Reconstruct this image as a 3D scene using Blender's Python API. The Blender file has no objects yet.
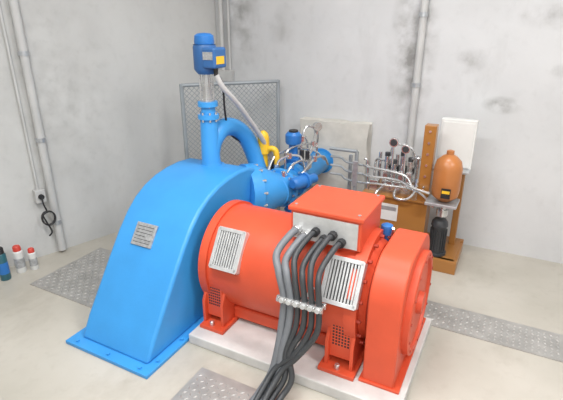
import bpy, bmesh, math, random
from mathutils import Vector, Matrix
random.seed(4)
SC=bpy.context.scene
try: SC.view_settings.view_transform='Standard'
except Exception: pass
COL=bpy.context.collection
# ------------------------------------------------------------ camera
f=450; p=math.atan(176/450); yaw=math.radians(27.5)
cam=bpy.data.cameras.new('camera'); co=bpy.data.objects.new('camera',cam); COL.objects.link(co)
cam.sensor_width=36; cam.lens=36*f/563; cam.clip_start=.02
co.location=(0,0,1.7); co.rotation_euler=(math.pi/2-p,0,yaw); SC.camera=co
# ------------------------------------------------------------ materials
def newmat(name):
    m=bpy.data.materials.new(name); m.use_nodes=True
    nt=m.node_tree; b=nt.nodes['Principled BSDF']; return m,nt,b
def paint(name,col,rough=.4,metal=0,var=.12,scale=6,bump=.05,bscale=60,coat=0):
    m,nt,b=newmat(name); N=nt.nodes; L=nt.links
    tc=N.new('ShaderNodeNewGeometry'); no=N.new('ShaderNodeTexNoise'); no.inputs['Scale'].default_value=scale; no.inputs['Detail'].default_value=6
    L.new(tc.outputs['Position'],no.inputs['Vector'])
    rp=N.new('ShaderNodeValToRGB'); rp.color_ramp.elements[0].position=.3; rp.color_ramp.elements[1].position=.7
    rp.color_ramp.elements[0].color=(*[c*(1-var) for c in col],1); rp.color_ramp.elements[1].color=(*[min(1,c*(1+var)) for c in col],1)
    L.new(no.outputs['Fac'],rp.inputs['Fac']); L.new(rp.outputs['Color'],b.inputs['Base Color'])
    b.inputs['Roughness'].default_value=rough; b.inputs['Metallic'].default_value=metal
    if coat: b.inputs['Coat Weight'].default_value=coat
    if bump:
        n2=N.new('ShaderNodeTexNoise'); n2.inputs['Scale'].default_value=bscale; n2.inputs['Detail'].default_value=3
        L.new(tc.outputs['Position'],n2.inputs['Vector'])
        bp=N.new('ShaderNodeBump'); bp.inputs['Strength'].default_value=bump; bp.inputs['Distance'].default_value=.01
        L.new(n2.outputs['Fac'],bp.inputs['Height']); L.new(bp.outputs['Normal'],b.inputs['Normal'])
    return m
BLUE=paint('blue_paint',(.045,.305,.70),.40,var=.05)
BLUED=paint('deep_blue_paint',(.025,.17,.50),.38,var=.08)
ACT=paint('actuator_blue',(.035,.13,.34),.45)
RED=paint('orange_red_paint',(.68,.088,.034),.48,var=.07)
REDD=paint('dark_red_paint',(.42,.05,.025),.5,var=.1)
YEL=paint('yellow_paint',(.85,.52,.03),.4)
GALV=paint('galvanized_steel',(.50,.52,.54),.38,metal=.6,var=.18,scale=30)
STEEL=paint('stainless_steel',(.66,.66,.66),.25,metal=.85,var=.08,scale=20)
ALU=paint('brushed_aluminium',(.66,.67,.67),.42,metal=.5,var=.1,scale=25)
BLK=paint('black_rubber',(.02,.02,.022),.5,var=.2)
DGR=paint('dark_grey_cable',(.045,.048,.052),.45,var=.15)
GRC=paint('grey_cable',(.17,.18,.195),.45,var=.08)
PVC=paint('grey_pvc',(.52,.52,.51),.5,var=.08)
FENC=paint('fence_grey',(.33,.36,.38),.5,metal=.2)
BRN=paint('ochre_brown_paint',(.36,.155,.035),.35,var=.04,scale=3,bump=0,coat=.3)
ORA=paint('accumulator_orange',(.45,.17,.05),.32,var=.1)
WHT=paint('white_paint',(.70,.70,.68),.5,var=.05)
LBL=paint('label_grey',(.45,.46,.47),.35,metal=.4,var=.25,scale=60)
CONCB=paint('concrete_beige',(.60,.58,.53),.9,var=.10,scale=9,bump=.25,bscale=25)
PLN=paint('plinth_concrete',(.60,.59,.57),.75,var=.12,scale=8,bump=.15)
CHK=paint('checker_steel',(.42,.41,.39),.42,metal=.4,var=.15,scale=10)
TEAL=paint('spray_teal',(.03,.12,.15),.35); CAPR=paint('spray_red',(.6,.06,.04),.4)
def lampmat():
    m,nt,b=newmat('lamp_diffuser'); b.inputs['Emission Color'].default_value=(1,.98,.95,1); b.inputs['Emission Strength'].default_value=3; return m
def concrete(name,c1,c2,floor=False,spots=(),amt=1.0):
    m,nt,b=newmat(name); N=nt.nodes; L=nt.links
    g=N.new('ShaderNodeNewGeometry')
    def noise(scale,det=8,vec=None,rough=.55):
        n=N.new('ShaderNodeTexNoise'); n.inputs['Scale'].default_value=scale; n.inputs['Detail'].default_value=det; n.inputs['Roughness'].default_value=rough
        L.new(vec or g.outputs['Position'],n.inputs['Vector']); return n.outputs['Fac']
    def mapr(v,a,b_,c,d):
        r=N.new('ShaderNodeMapRange'); r.inputs[1].default_value=a; r.inputs[2].default_value=b_; r.inputs[3].default_value=c; r.inputs[4].default_value=d
        L.new(v,r.inputs[0]); return r.outputs[0]
    def math_(op,a,b_):
        n=N.new('ShaderNodeMath'); n.operation=op
        for i,x in enumerate((a,b_)):
            if isinstance(x,(int,float)): n.inputs[i].default_value=x
            else: L.new(x,n.inputs[i])
        return n.outputs[0]
    base=noise(1.3,8)
    mx=N.new('ShaderNodeMix'); mx.data_type='RGBA'; mx.inputs[6].default_value=(*c1,1); mx.inputs[7].default_value=(*c2,1)
    L.new(mapr(base,.35,.65,0,1),mx.inputs[0]); col=mx.outputs[2]
    mp=N.new('ShaderNodeMapping'); mp.inputs['Scale'].default_value=(3,3,1.2) if not floor else (2,1.2,1)
    L.new(g.outputs['Position'],mp.inputs['Vector'])
    st=mapr(noise(1.0,6,mp.outputs['Vector'],.65),.54,.80,0,.20*amt if not floor else .55)
    fine=mapr(noise(14,8),.55,.8,0,.10 if not floor else .22)
    dark=math_('ADD',st,fine)
    for (sx,sy,sz,r,stren) in spots:
        vd=N.new('ShaderNodeVectorMath'); vd.operation='SUBTRACT'; vd.inputs[1].default_value=(sx,sy,sz); L.new(g.outputs['Position'],vd.inputs[0])
        vs=N.new('ShaderNodeVectorMath'); vs.operation='MULTIPLY'; vs.inputs[1].default_value=(1/r[0],1,1/r[1]); L.new(vd.outputs[0],vs.inputs[0])
        ln=N.new('ShaderNodeVectorMath'); ln.operation='LENGTH'; L.new(vs.outputs[0],ln.inputs[0])
        msk=mapr(ln.outputs['Value'],0,1,1,0)
        nn=mapr(noise(7,6),.35,.62,0,stren)
        dark=math_('ADD',dark,math_('MULTIPLY',msk,nn))
    m2=N.new('ShaderNodeMix'); m2.data_type='RGBA'; m2.inputs[7].default_value=(.19,.185,.17,1) if not floor else (.27,.235,.18,1)
    L.new(col,m2.inputs[6]); cl=math_('MINIMUM',dark,.8); L.new(cl,m2.inputs[0])
    L.new(m2.outputs[2],b.inputs['Base Color'])
    b.inputs['Roughness'].default_value=.38 if floor else .85
    bp=N.new('ShaderNodeBump'); bp.inputs['Strength'].default_value=.05 if floor else .12; bp.inputs['Distance'].default_value=.01
    L.new(noise(22,8),bp.inputs['Height']); L.new(bp.outputs['Normal'],b.inputs['Normal'])
    return m
FLOORM=concrete('floor_concrete',(.44,.415,.355),(.54,.51,.45),True)
WALLM=concrete('wall_concrete',(.58,.585,.59),(.66,.665,.67),False,
   spots=[(-.78,3.66,1.5,(.20,.8),.9),(-.1,3.66,1.15,(.15,.07),1.1),(-.35,3.66,1.45,(.12,.1),.6),(.25,3.66,1.75,(.45,.10),.6),(.3,3.66,1.4,(.2,.07),.4),(-2.32,3.66,1.8,(.22,.6),.7),(-1.9,3.66,1.65,(.15,.3),.3)])
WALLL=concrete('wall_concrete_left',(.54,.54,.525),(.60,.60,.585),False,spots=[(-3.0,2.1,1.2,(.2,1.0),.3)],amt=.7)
CEILM=concrete('ceiling_concrete',(.7,.7,.7),(.78,.78,.78))
# ------------------------------------------------------------ helpers
def group(name,loc=(0,0,0)):
    e=bpy.data.objects.new(name,None); e.location=loc; COL.objects.link(e); e.empty_display_size=.1; return e
def finish(bm,name,mat,parent=None,bevel=0,smooth=False,seg=2):
    bmesh.ops.recalc_face_normals(bm,faces=bm.faces)
    me=bpy.data.meshes.new(name); bm.to_mesh(me); bm.free()
    ob=bpy.data.objects.new(name,me); COL.objects.link(ob)
    if mat: me.materials.append(mat)
    if smooth:
        for q in me.polygons: q.use_smooth=True
        me.set_sharp_from_angle(angle=math.radians(40))
    if bevel:
        md=ob.modifiers.new('bevel','BEVEL'); md.width=bevel; md.segments=seg; md.limit_method='ANGLE'; md.angle_limit=math.radians(35)
    if parent is not None:
        ob.parent=parent; ob.matrix_parent_inverse=Matrix.Translation(-Vector(parent.location))
    return ob
def bm_box(bm,x0,x1,y0,y1,z0,z1,mat=None):
    M=Matrix.Translation(((x0+x1)/2,(y0+y1)/2,(z0+z1)/2))@Matrix.Diagonal((abs(x1-x0),abs(y1-y0),abs(z1-z0),1))
    if mat is not None: M=mat@M
    bmesh.ops.create_cube(bm,size=1,matrix=M)
def bm_cyl(bm,a,b,r,r2=None,n=24,caps=True):
    a=Vector(a); b=Vector(b); d=b-a
    q=Vector((0,0,1)).rotation_difference(d.normalized()).to_matrix().to_4x4()
    bmesh.ops.create_cone(bm,cap_ends=caps,cap_tris=False,segments=n,radius1=r,radius2=r if r2 is None else r2,depth=d.length,matrix=Matrix.Translation((a+b)/2)@q)
def box(name,x0,x1,y0,y1,z0,z1,mat,parent=None,bevel=.004):
    bm=bmesh.new(); bm_box(bm,x0,x1,y0,y1,z0,z1); return finish(bm,name,mat,parent,bevel)
def cyl(name,a,b,r,mat,parent=None,r2=None,n=28,bevel=.002):
    bm=bmesh.new(); bm_cyl(bm,a,b,r,r2,n); return finish(bm,name,mat,parent,bevel,True)
def lathe(name,base,axis,prof,mat,parent=None,n=32):
    """prof: list of (distance along axis, radius)"""
    ax=Vector(axis).normalized(); q=Vector((0,0,1)).rotation_difference(ax).to_matrix()
    bm=bmesh.new(); rings=[]
    for d,r in prof:
        ring=[bm.verts.new(Vector(base)+q@Vector((r*math.cos(t*2*math.pi/n),r*math.sin(t*2*math.pi/n),d))) for t in range(n)]
        rings.append(ring)
    for A,B in zip(rings,rings[1:]):
        for i in range(n): bm.faces.new((A[i],A[(i+1)%n],B[(i+1)%n],B[i]))
    bm.faces.new(rings[0]); bm.faces.new(rings[-1])
    return finish(bm,name,mat,parent,0,True)
def catmull(P,k=8):
    P=[Vector(a) for a in P]; out=[]; Q=[2*P[0]-P[1]]+P+[2*P[-1]-P[-2]]
    for i in range(1,len(Q)-2):
        for j in range(k):
            t=j/k; a,b,c,d=Q[i-1:i+3]
            out.append(.5*((2*b)+(c-a)*t+(2*a-5*b+4*c-d)*t*t+(3*b-3*c+d-a)*t**3))
    out.append(P[-1]); return out
def bm_tube(bm,P,r,n=12,smooth=True,k=8):
    pts=catmull(P,k) if smooth else [Vector(a) for a in P]
    rr=r if callable(r) else (lambda t:r)
    t0=(pts[1]-pts[0]).normalized(); u=t0.orthogonal().normalized(); rings=[]
    for i,pt in enumerate(pts):
        t=(pts[min(i+1,len(pts)-1)]-pts[max(i-1,0)]).normalized()
        u=(u-t*u.dot(t)).normalized(); v=t.cross(u); R=rr(i/(len(pts)-1))
        rings.append([bm.verts.new(pt+R*(u*math.cos(a*2*math.pi/n)+v*math.sin(a*2*math.pi/n))) for a in range(n)])
    for A,B in zip(rings,rings[1:]):
        for i in range(n): bm.faces.new((A[i],A[(i+1)%n],B[(i+1)%n],B[i]))
    bm.faces.new(rings[0]); bm.faces.new(rings[-1])
def tube(name,P,r,mat,parent=None,n=14,smooth=True,k=8):
    bm=bmesh.new(); bm_tube(bm,P,r,n,smooth,k); return finish(bm,name,mat,parent,0,True)
def extr(name,prof,x0,x1,mat,parent=None,bevel=.004,seg=3):
    """profile in (y,z) extruded along X"""
    bm=bmesh.new(); A=[bm.verts.new((x0,y,z)) for y,z in prof]; B=[bm.verts.new((x1,y,z)) for y,z in prof]
    n=len(prof)
    for i in range(n): bm.faces.new((A[i],A[(i+1)%n],B[(i+1)%n],B[i]))
    bm.faces.new(A); bm.faces.new(B)
    return finish(bm,name,mat,parent,bevel,True,seg)
def bolts(name,c,axis,R,n,r,h,mat,parent,ph=0):
    ax=Vector(axis).normalized(); u=ax.orthogonal().normalized(); v=ax.cross(u); bm=bmesh.new()
    for i in range(n):
        a=ph+i*2*math.pi/n; q=Vector(c)+R*(u*math.cos(a)+v*math.sin(a)); bm_cyl(bm,q-ax*h/2,q+ax*h/2,r,n=6)
    return finish(bm,name,mat,parent)
# ------------------------------------------------------------ room
ZC=3.0
def slab_wall(name,a,b,z0,z1,th,mat):
    a=Vector((*a,0)); b=Vector((*b,0)); d=(b-a).normalized(); nrm=Vector((-d.y,d.x,0))*th
    bm=bmesh.new(); lo=[a,b,b+nrm,a+nrm]
    V=[bm.verts.new((q.x,q.y,z0)) for q in lo]+[bm.verts.new((q.x,q.y,z1)) for q in lo]
    for i in range(4): bm.faces.new((V[i],V[(i+1)%4],V[(i+1)%4+4],V[i+4]))
    bm.faces.new(V[:4]); bm.faces.new(V[4:]); return finish(bm,name,mat)
wx=lambda y:-3.2+.305*(y-1.63)
slab_wall('wall_back',(3.2,3.66),(wx(3.66)-.15,3.66),0,ZC,-.15,WALLM)
slab_wall('wall_left',(wx(3.66),3.66),(wx(-2),-2),0,ZC,-.15,WALLL)
slab_wall('wall_front',(wx(-2)-.15,-2),(3.2,-2),0,ZC,-.15,WALLM)
slab_wall('wall_right',(3.2,-2),(3.2,3.66),0,ZC,-.15,WALLM)
box('floor',-4.6,3.4,-2.2,3.85,-.12,0,FLOORM,bevel=0)
box('ceiling',-4.6,3.4,-2.2,3.85,ZC,ZC+.12,CEILM,bevel=0)
# ------------------------------------------------------------ turbine
T=group('pelton_turbine',(-1.75,1.9,0))
XA,XB=-2.0,-1.5
prof=[(1.35,.02),(1.42,.14),(1.52,.28),(1.62,.42),(1.72,.555),(1.80,.645),(1.88,.715),(1.97,.765),(2.07,.80),(2.18,.82),(2.3,.828),(2.42,.82),(2.5,.79),(2.56,.73),(2.6,.62),(2.6,.02)]
extr('housing_shell',prof,XA,XB,BLUE,T,.018,3)
box('base_flange',-2.06,-1.45,1.29,2.66,0,.022,BLUE,T,.003)
bm=bmesh.new()
for x in (-1.99,-1.75,-1.52): bm_cyl(bm,(x,1.318,.02),(x,1.318,.034),.011,n=6)
for y in (1.4,1.6): bm_cyl(bm,(-1.472,y,.02),(-1.472,y,.034),.010,n=6)
finish(bm,'flange_bolts',BLUE,T)
# nameplate on slope
pc=Vector((-1.79,1.722,.562)); dv=Vector((0,.1,.137)).normalized(); nn=Vector((0,-dv.z,dv.y))
R4=Matrix((( 1,0,0,pc.x),(0,dv.y,nn.y,pc.y),(0,dv.z,nn.z,pc.z),(0,0,0,1)))
bm=bmesh.new(); bm_box(bm,-.075,.075,-.068,.068,-.004,.008,R4); finish(bm,'nameplate',LBL,T,.002)
bm=bmesh.new()
for k in range(6): bm_box(bm,-.060,.060 if k!=2 else .01,-.050+k*.019,-.047+k*.019,.008,.0095,R4)
finish(bm,'nameplate_text_lines',DGR,T)
# top pipe (jet branch): vertical leg + arch
vx,vy=-1.76,2.36
lathe('jet_pipe_leg',(vx,vy,.80),(0,0,1),[(0,.09),(.02,.09),(.02,.070),(.05,.062),(.30,.056),(.33,.05),(.33,.068),(.36,.068),(.36,.048),(.41,.045),(.41,.064),(.44,.064)],BLUE,T)
bolts('jet_flange_bolts',(vx,vy,1.145),(0,0,1),.058,8,.007,.06,STEEL,T)
tube('jet_branch_arch',[(vx,vy,.91),(vx,vy+.04,.98),(vx+.005,vy+.14,1.04),(vx+.02,vy+.27,1.02),(vx+.05,vy+.37,.93),(vx+.08,vy+.42,.80),(vx+.12,vy+.43,.66)],.062,BLUE,T,20)
# stem and actuator
lathe('valve_stem',(vx,vy,1.235),(0,0,1),[(0,.042),(.02,.042),(.02,.03),(.10,.03),(.10,.038),(.12,.038),(.12,.026),(.18,.026)],STEEL,T)
bm=bmesh.new()
for a in range(4):
    q=Vector((vx+.04*math.cos(a*1.57+.8),vy+.04*math.sin(a*1.57+.8),0)); bm_cyl(bm,(q.x,q.y,1.20),(q.x,q.y,1.42),.006,n=8)
finish(bm,'stem_rods',STEEL,T)
lathe('actuator_body',(vx,vy,1.41),(0,0,1),[(0,.05),(.015,.062),(.03,.072),(.16,.072),(.175,.066),(.175,.07)],ACT,T)
lathe('actuator_cap',(vx,vy,1.585),(0,0,1),[(0,.06),(.012,.062),(.05,.058),(.062,.04),(.066,.0)],BLUED,T)
box('actuator_control_box',vx+.03,vx+.125,vy-.075,vy+.05,1.45,1.57,ACT,T,.012)
box('actuator_yellow_tag',vx+.125,vx+.128,vy-.06,vy+.02,1.475,1.52,YEL,T,0)
box('actuator_name_tag',vx+.04,vx+.11,vy-.078,vy-.075,1.50,1.545,LBL,T,0)
cyl('actuator_gland',(vx+.09,vy-.02,1.40),(vx+.09,vy-.02,1.455),.014,BLK,T)
tube('actuator_hose',[(vx+.09,vy-.02,1.41),(vx+.11,vy+.02,1.33),(vx+.13,vy+.14,1.22),(vx+.14,vy+.28,1.08),(vx+.15,vy+.40,.95),(vx+.16,vy+.5,.82),(vx+.2,vy+.56,.66)],.017,PVC,T)
tube('actuator_cable',[(vx+.06,vy+.02,1.42),(vx+.05,vy+.10,1.34),(vx+.04,vy+.13,1.15),(vx+.02,vy+.20,1.0),(vx+.04,vy+.33,.9),(vx+.1,vy+.45,.8)],.007,BLK,T)
# ---- inlet manifold
I=group('penstock_inlet_pipe',(-1.45,3.1,.58))
px_,pz=-1.45,.58
lathe('inlet_pipe',(px_,2.64,pz),(0,1,0),[(0,.07),(.03,.12),(.10,.12),(.10,.145),(.135,.145),(.135,.105),(.28,.098),(.28,.135),(.31,.135),(.34,.135),(.34,.095),(.60,.09),(.90,.09),(.90,.112),(.93,.112),(.93,.09),(1.01,.09)],BLUE,I,36)
bolts('inlet_bolts_a',(px_,2.758,pz),(0,1,0),.130,12,.009,.07,STEEL,I)
bolts('inlet_bolts_b',(px_,2.95,pz),(0,1,0),.118,12,.009,.09,STEEL,I)
lathe('manifold_cone',(-1.60,2.50,.60),(.16,.22,-.02),[(0,.20),(.08,.20),(.08,.185),(.12,.18),(.24,.13),(.30,.11)],BLUE,I,36)
bolts('manifold_bolts',(-1.60+.05,2.50+.066,.595),(.16,.22,-.02),.190,14,.010,.03,STEEL,I)
lathe('lower_nozzle',(-1.40,2.84,.42),(.3,-.1,-.25),[(0,.06),(.10,.06),(.10,.085),(.13,.085),(.13,.05),(.2,.05)],BLUED,I)
lathe('needle_valve',(-1.47,3.02,.63),(0,0,1),[(0,.06),(.08,.055),(.08,.075),(.11,.075),(.11,.035),(.22,.035),(.22,.055),(.235,.062),(.29,.062),(.31,.045),(.315,0)],BLUED,I)
cyl('needle_valve_cap',(-1.47,3.02,.925),(-1.47,3.02,.955),.035,BLK,I)
lathe('yellow_bypass_valve',(-1.62,2.84,.70),(-.03,-.02,1),[(0,.025),(.10,.025),(.10,.042),(.22,.042),(.25,.034),(.27,.012)],YEL,I)
tube('yellow_lever',[(-1.62,2.84,.80),(-1.57,2.84,.84),(-1.53,2.85,.82),(-1.52,2.85,.72)],.022,YEL,I)
bm=bmesh.new()
for P in ([(-1.47,2.88,.66),(-1.47,2.90,.80),(-1.44,3.0,.84),(-1.40,3.14,.83),(-1.38,3.25,.80)],
          [(-1.40,3.30,.62),(-1.39,3.30,.80),(-1.37,3.26,.92),(-1.36,3.2,.93),(-1.35,3.12,.84),(-1.36,3.05,.74)],
          [(-1.55,2.75,.68),(-1.53,2.85,.79),(-1.47,3.05,.80),(-1.36,3.15,.78),(-1.28,3.2,.70)],
          [(-1.40,2.72,.66),(-1.37,2.80,.75),(-1.35,2.95,.75),(-1.37,3.1,.66)],
          [(-1.5,3.1,.6),(-1.52,3.1,.8),(-1.49,3.14,.87),(-1.43,3.17,.86),(-1.40,3.17,.64)],
          [(-1.50,2.80,.66),(-1.49,2.82,.76),(-1.42,2.86,.80),(-1.36,2.92,.78),(-1.34,2.96,.66)],
          [(-1.44,3.06,.66),(-1.42,3.08,.90),(-1.40,3.12,.97),(-1.36,3.18,.95)],
          [(-1.36,2.78,.62),(-1.30,2.85,.70),(-1.28,3.0,.76),(-1.27,3.15,.74),(-1.26,3.22,.66)]):
    bm_tube(bm,P,.009,8)
finish(bm,'hydraulic_lines',STEEL,I,0,True)
bm=bmesh.new(); bmk=bmesh.new()
for q in ((-1.38,3.25,.80),(-1.36,3.2,.92),(-1.35,3.12,.84),(-1.47,2.9,.79),(-1.40,2.72,.70),(-1.4,3.17,.7),(-1.42,2.86,.80),(-1.28,3.0,.76),(-1.42,3.08,.88),(-1.5,2.8,.72)):
    bm_cyl(bm,(q[0],q[1],q[2]-.02),(q[0],q[1],q[2]+.02),.018,n=6)
bm_cyl(bm,(-1.36,3.20,.96),(-1.335,3.18,.96),.035,n=20)
bm_box(bm,-1.42,-1.34,3.0,3.08,.66,.74)
for x in (-1.405,-1.36): bm_cyl(bmk,(x,3.04,.74),(x,3.04,.80),.016,n=12)
bm_box(bmk,-1.57,-1.53,2.84,2.90,.66,.76)
finish(bm,'line_fittings',STEEL,I); finish(bmk,'solenoid_coils',BLK,I,.002)
lathe('nozzle_servo',(-1.30,2.66,.66),(.30,1,-.05),[(0,.03),(.02,.045),(.12,.045),(.12,.06),(.14,.06),(.14,.035),(.24,.035)],BLUED,I)
# ------------------------------------------------------------ plinth
box('concrete_plinth',-1.44,-.24,1.62,2.41,0,.06,PLN,None,.006)
# ------------------------------------------------------------ generator
G=group('generator',(-.95,2.05,.06)); gy,gz,gr=2.05,.40,.30
lathe('stator_frame',(-1.43,gy,gz),(1,0,0),[(0,.20),(.0,.315),(.05,.315),(.05,gr),(.86,gr),(.86,.315),(.92,.315),(.92,.27),(.95,.25)],RED,G,64)
lathe('bearing_bracket',(-.49,gy,gz),(1,0,0),[(0,.24),(.02,.24),(.03,.12),(.06,.12)],REDD,G,40)
bolts('end_ring_bolts',(-.505,gy,gz),(1,0,0),.292,18,.009,.03,REDD,G)
def foot(nm,x0,x1):
    pr=[(1.74,.075),(1.74,.22),(1.80,.34),(2.30,.34),(2.36,.22),(2.36,.075)]
    extr(nm+'_web_a',pr,x0,x0+.018,RED,G,.002)
    extr(nm+'_web_b',pr,x1-.018,x1,RED,G,.002)
    box(nm+'_pad',x0-.02 if x0>-1.4 else x0,x1+.02,1.70,2.40,.06,.082,RED,G,.003)
    box(nm+'_plate',x0+.018,x1-.018,1.765,1.78,.12,.36,RED,G,.002)
    bm=bmesh.new(); 
    for i in range(6):
        for j in range(8):
            cx=x0+.035+(x1-x0-.07)*i/5; cz=.20+.018*j; bm_cyl(bm,(cx,1.766,cz),(cx,1.7635,cz),.0055,n=8)
    finish(bm,nm+'_perforation',BLK,G)
    cyl(nm+'_bolt',((x0+x1)/2,1.728,.08),((x0+x1)/2,1.728,.11),.014,STEEL,G,n=6)
foot('foot_left',-1.42,-1.28); foot('foot_right',-.66,-.51)
box('belly_panel',-1.28,-.66,1.85,2.25,.085,.16,RED,G,.01)
def grill(nm,xc,w,ang,hh):
    a=math.radians(ang); n=Vector((0,-math.cos(a),math.sin(a))); up=Vector((0,math.sin(a),math.cos(a)))
    c=Vector((xc,gy,gz))+n*(gr+.004)
    M=Matrix(((1,0,0,c.x),(0,up.y,n.y,c.y),(0,up.z,n.z,c.z),(0,0,0,1)))
    bm=bmesh.new(); bm_box(bm,-w/2,w/2,-hh/2,hh/2,-.03,.002,M)
    finish(bm,nm+'_backing',BLK,G)
    bm=bmesh.new(); t=.014
    bm_box(bm,-w/2-.006,-w/2+t,-hh/2,hh/2,-.03,.018,M); bm_box(bm,w/2-t,w/2+.006,-hh/2,hh/2,-.03,.018,M)
    bm_box(bm,-w/2,w/2,-hh/2-.006,-hh/2+t,-.03,.018,M); bm_box(bm,-w/2,w/2,hh/2-t,hh/2+.006,-.03,.018,M)
    k=9
    for i in range(k):
        x=-w/2+t+(w-2*t)*(i+.5)/k
        bm_box(bm,-.0046,.0046,-hh/2+t,hh/2-t,.002,.014,M@Matrix.Translation((x,0,0)))
    finish(bm,nm,ALU,G,.001)
grill('vent_grill_left',-1.255,.165,32,.22); grill('vent_grill_right',-.60,.175,30,.22)
# terminal box
box('terminal_box_neck',-.88,-.58,1.90,2.18,.62,.70,RED,G,.004)
box('terminal_box',-.92,-.55,1.87,2.21,.68,.84,RED,G,.006)
box('terminal_box_lid',-.932,-.538,1.858,2.222,.835,.858,RED,G,.005)
box('gland_plate',-.905,-.565,1.862,1.872,.69,.825,ALU,G,.002)
bm=bmesh.new()
for x in (-.90,-.57):
    for y in (1.89,2.19): bm_cyl(bm,(x,y,.856),(x,y,.864),.009,n=8)
finish(bm,'lid_screws',STEEL,G)
# flywheel guard with large-radius rounded top
gp=[(1.73,.062)]
for k in range(9):
    a=math.pi-k*math.pi/16; gp.append((1.93+.20*math.cos(a),.50+.20*math.sin(a)))
for k in range(9):
    a=math.pi/2-k*math.pi/16; gp.append((2.15+.22*math.cos(a),.48+.22*math.sin(a)))
gp.append((2.37,.062))
extr('flywheel_guard',gp,-.455,-.30,RED,G,.008)
lathe('guard_round_cover',(-.30,gy,.38),(1,0,0),[(0,.27),(.03,.27),(.035,.262),(.035,.235),(.02,.23),(.02,.06),(.045,.055),(.045,0.0)],RED,G,48)
bolts('guard_cover_bolts',(-.266,gy,.38),(1,0,0),.25,14,.007,.012,REDD,G)
box('guard_foot',-.47,-.27,1.72,2.38,.06,.075,RED,G,.003)
lathe('grease_cup',(-.50,2.16,.62),(0,0,1),[(0,.015),(.05,.015),(.05,.03),(.07,.034),(.10,.03),(.11,.01)],BLUED,G)
tube('grease_pipe',[(-.50,2.16,.64),(-.47,2.15,.68),(-.46,2.13,.72)],.008,STEEL,G)
# ------------------------------------------------------------ cables
C=group('power_cable_bundle',(-.85,1.5,0))
start=[(-.875,.74,GRC,.0185),(-.825,.72,GRC,.0185),(-.775,.75,DGR,.0145),(-.73,.72,DGR,.0145),(-.685,.75,DGR,.0145),(-.64,.72,DGR,.0145)]
for i,(x,z,m,r) in enumerate(start):
    mx=-.83+.036*i
    ex=-.90+.036*(i%4)+(.02 if i>3 else 0); ey=1.48-.02*(i//4)
    tube(f'cable_{i+1}',[(x,1.86,z),(x-.01,1.79,z-.005),(x-.035,1.70,z-.07),(mx-.02+ (x-mx)*.4,1.64,.61),(mx,1.62,.49),(mx+.0,1.60,.36),(mx*.6-.335,1.56,.23),(ex+.055,1.52,.12+.03*(i//4)),(ex+.03,ey-.03,.05+.03*(i//4)),(ex+.02,ey-.14,.032),(ex+.01,ey-.30,.032),(ex,ey-.5,.032)],r,m,C,14)
    cyl(f'gland_{i+1}',(x,1.868,z),(x,1.83,z),r+.008,STEEL if i<2 else BLK,C,n=8)
bm=bmesh.new()
bm_box(bm,-.86,-.625,1.60,1.615,.475,.505); bm_box(bm,-.86,-.625,1.637,1.648,.475,.505)
for i in range(7):
    x=-.852+.0365*i; bm_box(bm,x-.006,x+.006,1.59,1.65,.48,.50)
finish(bm,'cable_clamp',STEEL,C,.002)
bm=bmesh.new()
for i in range(6):
    x=-.83+.0365*i; bm_cyl(bm,(x,1.60,.492),(x,1.585,.492),.012,n=12)
bm_tube(bm,[(-.74,1.645,.49),(-.74,1.76,.49)],.008,8,False)
finish(bm,'clamp_knobs',ALU,C)
# ------------------------------------------------------------ checker plates
def checker(x0,x1,y0,y1,name='checker_plate',th=.006):
    bm=bmesh.new(); bm_box(bm,x0,x1,y0,y1,.0,th)
    s=.032; nx=int((x1-x0-.02)/s); ny=int((y1-y0-.02)/s)
    for i in range(nx):
        for j in range(ny):
            cx=x0+.02+s*(i+.3); cy=y0+.02+s*(j+.3); a=math.radians(45 if (i+j)%2 else -45)
            L_=.014; W=.0055; u=Vector((math.cos(a),math.sin(a))); v=Vector((-u.y,u.x)); c=Vector((cx,cy))
            pts=[c+u*L_,c+v*W,c-u*L_,c-v*W]
            lo=[bm.verts.new((q.x,q.y,th-.0005)) for q in pts]; t=bm.verts.new((cx,cy,th+.004))
            for k in range(4): bm.faces.new((lo[k],lo[(k+1)%4],t))
    return finish(bm,name,CHK)
checker(-2.82,-2.2,1.60,2.22)
checker(-1.25,-.72,.80,1.49)
checker(-.40,.46,2.42,2.68); checker(.47,1.6,2.42,2.68)
checker(-1.82,-1.25,3.12,3.53)
# ------------------------------------------------------------ hydraulic unit
Hh=group('hydraulic_power_unit',(-.6,3.3,0))
box('oil_tank',-.92,-.48,3.14,3.50,.10,.50,BRN,Hh,.008)
box('tank_lid',-.94,-.46,3.12,3.52,.50,.515,BRN,Hh,.003)
box('skid_rail_front',-.96,-.20,3.10,3.15,0,.10,BRN,Hh,.004); box('skid_rail_back',-.96,-.20,3.49,3.54,0,.10,BRN,Hh,.004)
box('skid_side',-.25,-.20,3.15,3.49,0,.09,BRN,Hh,.004); box('skid_plate',-.48,-.22,3.12,3.50,.09,.10,BRN,Hh,.002)
box('tank_label',-.82,-.66,3.134,3.14,.32,.45,WHT,Hh,.001)
box('label_print',-.81,-.67,3.1325,3.134,.40,.43,GALV,Hh,0)
lathe('level_gauge',(-.88,3.13,.24),(0,0,1),[(0,.012),(.18,.012)],STEEL,Hh,12)
box('support_column',-.535,-.455,3.14,3.22,.10,1.06,BRN,Hh,.004)
bm=bmesh.new()
for z in (.62,.70,.78,.86,.94,1.02): bm_cyl(bm,(-.495,3.14,z),(-.495,3.133,z),.009,n=8)
finish(bm,'column_bolts',STEEL,Hh)
box('support_column_rear',-.30,-.255,3.40,3.46,.10,.98,BRN,Hh,.004)
box('control_panel',-.46,-.22,3.34,3.40,.72,1.08,WHT,Hh,.006)
box('control_panel_door',-.445,-.235,3.334,3.34,.74,1.06,WHT,Hh,.002)
box('panel_tray',-.46,-.22,3.24,3.36,.72,.735,GALV,Hh,.002)
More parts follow.
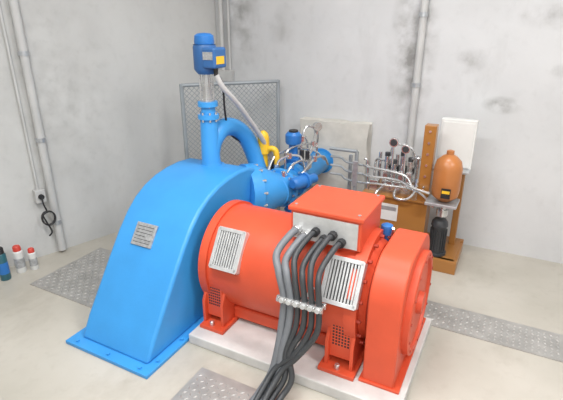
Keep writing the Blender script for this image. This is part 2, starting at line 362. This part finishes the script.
lathe('accumulator',(-.345,3.12,.55),(0,0,1),[(0,.03),(.01,.05),(.04,.085),(.09,.093),(.24,.093),(.29,.08),(.32,.05),(.335,.025),(.36,.025),(.365,.01)],ORA,Hh)
box('accumulator_label',-.36,-.30,3.022,3.028,.60,.67,BLK,Hh,0); box('accumulator_label_stripe',-.355,-.305,3.020,3.022,.635,.655,YEL,Hh,0)
lathe('accumulator_valve_block',(-.345,3.12,.44),(0,0,1),[(0,.04),(.05,.04),(.05,.028),(.12,.028)],STEEL,Hh)
box('accumulator_bracket',-.46,-.25,3.03,3.21,.53,.55,GALV,Hh,.003)
lathe('pump_motor',(-.36,3.20,.10),(0,0,1),[(0,.07),(.02,.07),(.02,.052),(.22,.052),(.23,.06),(.26,.055),(.28,.04),(.29,0)],DGR,Hh)
bm=bmesh.new()
for i in range(20):
    a=i*2*math.pi/20; bm_box(bm,.05,.06,-.003,.003,.14,.30,Matrix.Translation((-.36,3.20,0))@Matrix.Rotation(a,4,'Z'))
finish(bm,'motor_fins',DGR,Hh)
box('manifold_block',-.82,-.60,3.22,3.38,.51,.60,STEEL,Hh,.004)
bm=bmesh.new(); bm2=bmesh.new()
hs=(.02,-.03,.035,0)
for i in range(4):
    x=-.80+.058*i; h=hs[i]
    bm_box(bm,x-.018,x+.018,3.23,3.28,.60,.68); bm_cyl(bm,(x,3.255,.68),(x,3.255,.76+h),.017,n=12); bm_cyl(bm2,(x,3.255,.76+h),(x,3.255,.79+h),.019,n=12)
    bm_cyl(bm,(x,3.34,.60),(x,3.34,.74+.04*(i%2)),.014,n=12); bm_cyl(bm,(x,3.22,.56),(x,3.17,.56),.014,n=8)
    bm_box(bm2,x-.016,x+.016,3.32,3.37,.64,.69)
bm_cyl(bm,(-.75,3.2,.90),(-.75,3.225,.90),.034,n=20); bm_cyl(bm,(-.66,3.2,.86),(-.66,3.225,.86),.032,n=20)
bm_cyl(bm2,(-.75,3.197,.90),(-.75,3.2,.90),.026,n=20); bm_cyl(bm2,(-.66,3.197,.86),(-.66,3.2,.86),.024,n=20)
bm_cyl(bm,(-.75,3.21,.6),(-.75,3.21,.88),.008,n=8); bm_cyl(bm,(-.66,3.21,.6),(-.66,3.21,.84),.008,n=8)
bm_cyl(bm,(-.58,3.3,.515),(-.58,3.3,.80),.013,n=12); bm_cyl(bm,(-.88,3.36,.515),(-.88,3.36,.78),.013,n=12)
bm_box(bm,-.90,-.84,3.18,3.24,.515,.60)
finish(bm,'solenoid_valves',STEEL,Hh,.002); finish(bm2,'gauges_and_coils',DGR,Hh,.002)
bm=bmesh.new()
for P in ([(-.96,3.2,.56),(-.9,3.18,.57),(-.78,3.17,.58),(-.62,3.17,.58),(-.5,3.12,.57),(-.40,3.08,.5)],
          [(-.96,3.2,.63),(-.9,3.17,.63),(-.7,3.15,.64),(-.58,3.1,.62),(-.44,3.08,.60)],
          [(-.96,3.2,.70),(-.9,3.17,.70),(-.75,3.15,.70),(-.62,3.13,.68),(-.56,3.10,.60)],
          [(-.8,3.17,.56),(-.82,3.10,.54),(-.84,3.09,.46),(-.84,3.13,.42)],
          [(-.7,3.17,.56),(-.68,3.08,.53),(-.60,3.07,.53),(-.55,3.10,.58),(-.54,3.12,.68)],
          [(-.60,3.3,.56),(-.52,3.3,.58),(-.50,3.28,.72),(-.56,3.22,.80),(-.62,3.25,.78)],
          [(-.9,3.3,.50),(-.9,3.3,.68),(-.88,3.28,.74),(-.82,3.26,.74)],
          [(-.80,3.34,.76),(-.78,3.34,.84),(-.70,3.34,.86),(-.63,3.34,.82),(-.60,3.34,.70)],
          [(-.92,3.2,.50),(-.93,3.2,.70),(-.94,3.2,.75),(-.96,3.2,.75)]):
    bm_tube(bm,P,.009,8)
finish(bm,'unit_pipework',STEEL,Hh,0,True)
# pipe rack between unit and turbine
K=group('hydraulic_pipe_rack',(-1.1,3.3,0))
bm=bmesh.new()
bm_tube(bm,[(-1.02,3.2,.80),(-1.24,3.2,.80)],.013,10,False)
bm_tube(bm,[(-1.02,3.2,0),(-1.02,3.2,.80)],.014,10,False)
bm_tube(bm,[(-1.10,3.3,0),(-1.10,3.3,.74)],.014,10,False)
for z in (.56,.63,.70): bm_tube(bm,[(-.965,3.2,z),(-1.10,3.22,z),(-1.16,3.25,z+.02),(-1.24,3.22,z+.03)],.009,8)
finish(bm,'rack_pipes',FENC,K,0,True)
bm=bmesh.new()
for x in (-1.02,): bm_box(bm,x-.02,x+.02,3.175,3.188,.53,.73)
bm_box(bm,-1.06,-.98,3.16,3.24,0,.012); bm_box(bm,-1.14,-1.06,3.26,3.34,0,.012)
finish(bm,'rack_brackets',GALV,K,.002)
# concrete boss around penstock
bm=bmesh.new(); bm_box(bm,-1.66,-1.05,3.55,3.655,.34,.93)
bmesh.ops.subdivide_edges(bm,edges=bm.edges,cuts=7,use_grid_fill=True)
for v in bm.verts:
    v.co+=Vector((random.uniform(-.008,.008),random.uniform(-.005,.003),random.uniform(-.010,.010)))
    v.co.y=min(v.co.y,3.659)
finish(bm,'concrete_penstock_collar',CONCB,None,0,True)
# ------------------------------------------------------------ fence
F=group('mesh_fence',(-2.15,3.22,0))
fa=Vector((-2.43,2.92,0)); fb=Vector((-1.87,3.53,0)); fd=(fb-fa); fl_=fd.length; fd.normalize()
bm=bmesh.new()
def P(s,z): return fa+fd*s+Vector((0,0,z))
for s in (0,fl_): bm_tube(bm,[P(s,0),P(s,1.25)],.017,8,False)
for z in (1.24,.14): bm_tube(bm,[P(0,z),P(fl_,z)],.015,8,False)
finish(bm,'fence_frame',FENC,F,0,True)
bm=bmesh.new()
n=int((fl_+1.1)/.042)
for i in range(n):
    for sg in (1,-1):
        c=i*.042
        if sg==1: s0,z0=(c-1.1,.14); 
        else: s0,z0=(c-1.1,1.24)
        sA=max(0,s0); tA=sA-s0; sB=min(fl_,s0+1.1); tB=sB-s0
        if tB<=tA: continue
        bm_tube(bm,[P(sA,z0+sg*tA),P(sB,z0+sg*tB)],.0026,4,False)
finish(bm,'fence_wire_mesh',FENC,F)
# ------------------------------------------------------------ conduits
wl=Vector((.2917,.9565,0)); wn=Vector((.9565,-.2917,0))
def W(y,off,z): return Vector((wx(y),y,0))+wn*off+Vector((0,0,z))
E=group('wall_conduit',W(2.05,.04,0))
bm=bmesh.new(); bm_tube(bm,[W(2.05,.035,.02),W(2.05,.035,ZC-.01)],.030,16,False); bm_tube(bm,[W(1.97,.015,.5),W(1.97,.015,ZC-.01)],.010,10,False)
finish(bm,'conduit_tubes',PVC,E,0,True)
bm=bmesh.new()
for z in (.25,.9,1.5,2.2): bm_cyl(bm,W(2.05,.035,z),W(2.05,.035,z+.03),.036,n=16)
finish(bm,'conduit_clamps',GALV,E)
S=group('junction_box',W(1.97,.03,.5))
bm=bmesh.new(); Mx=Matrix.Translation(W(1.97,.028,.5))@Matrix.Rotation(math.atan2(wn.y,wn.x),4,'Z'); bm_box(bm,-.026,.03,-.035,.035,-.05,.05,Mx); finish(bm,'box_body',PVC,S,.004)
bm=bmesh.new(); bm_cyl(bm,W(1.97,.058,.5),W(1.97,.075,.5),.02,n=16); finish(bm,'plug',BLK,S)
KC=group('hanging_cable_coil',W(1.99,.05,.3))
cp=[W(1.97,.07,.5),W(1.97,.085,.44)]
for k in range(27):
    a=k*2*math.pi/12+math.pi/2; cp.append(W(1.985+.045*math.cos(a)*.95,.07+.0012*k,.33+.055*math.sin(a)))
cp+= [W(1.99,.08,.22),W(1.97,.07,.18)]
tube('coil',cp,.006,BLK,KC,8,k=4)
E2=group('wall_conduit.001',(-.72,3.62,0))
cyl('conduit_tube',(-.72,3.625,.02),(-.72,3.625,ZC-.01),.028,PVC,E2)
bm=bmesh.new()
for z in (.5,1.25,1.75,2.4): bm_cyl(bm,(-.72,3.625,z),(-.72,3.625,z+.03),.034,n=16)
finish(bm,'conduit_clamps',GALV,E2)
E3=group('wall_conduit.002',(-2.5,3.6,0))
bm=bmesh.new(); bm_tube(bm,[(-2.50,3.62,1.30),(-2.50,3.62,ZC-.01)],.022,12,False); bm_tube(bm,[(-2.43,3.635,1.25),(-2.43,3.635,ZC-.01)],.012,12,False)
finish(bm,'conduit_tubes',PVC,E3,0,True)
box('conduit_end_box',-2.55,-2.40,3.60,3.655,1.2,1.3,PVC,E3,.004)
# ------------------------------------------------------------ spray cans
def can(name,x,y,r,h,body,cap):
    g=group(name,(x,y,0))
    lathe('can_body',(x,y,0),(0,0,1),[(0,r*.94),(.006,r),(h*.78,r),(h*.83,r*.72)],body,g,24)
    lathe('can_cap',(x,y,h*.82),(0,0,1),[(0,r*.8),(h*.14,r*.78),(h*.18,r*.6)],cap,g,24)
    cyl('can_label',(x,y,h*.2),(x,y,h*.55),r*1.01,BLUED if cap is BLK else LBL,g,n=24,bevel=0)
can('spray_can',-3.04,1.57,.034,.25,TEAL,BLK)
can('spray_can.001',-3.04,1.69,.034,.21,WHT,CAPR)
can('spray_can.002',-2.99,1.76,.028,.17,WHT,CAPR)
# ------------------------------------------------------------ lamps
LM=lampmat()
def lamp(name,x,y,lx,ly,power):
    g=group(name,(x,y,ZC))
    box('lamp_housing',x-lx/2-.03,x+lx/2+.03,y-ly/2-.03,y+ly/2+.03,ZC-.05,ZC,WHT,g)
    box('lamp_diffuser',x-lx/2,x+lx/2,y-ly/2,y+ly/2,ZC-.06,ZC-.05,LM,g,0)
    ld=bpy.data.lights.new(name+'_light','AREA'); ld.shape='RECTANGLE'; ld.size=lx; ld.size_y=ly; ld.energy=power; ld.color=(1,.995,.99)
    lo=bpy.data.objects.new('lamp_light',ld); lo.location=(x,y,ZC-.07); COL.objects.link(lo)
    lo.parent=g; lo.matrix_parent_inverse=Matrix.Translation(-Vector(g.location))
lamp('ceiling_lamp',-1.2,.7,1.3,.3,54)
lamp('ceiling_lamp.001',-.5,2.3,1.3,.3,27)
lamp('ceiling_lamp.002',1.4,1.2,1.3,.3,54)
lamp('ceiling_lamp.003',.2,-.9,1.3,.3,56)
w=bpy.data.worlds.new('world'); SC.world=w; w.use_nodes=True; w.node_tree.nodes['Background'].inputs[0].default_value=(.8,.85,.9,1); w.node_tree.nodes['Background'].inputs[1].default_value=.3
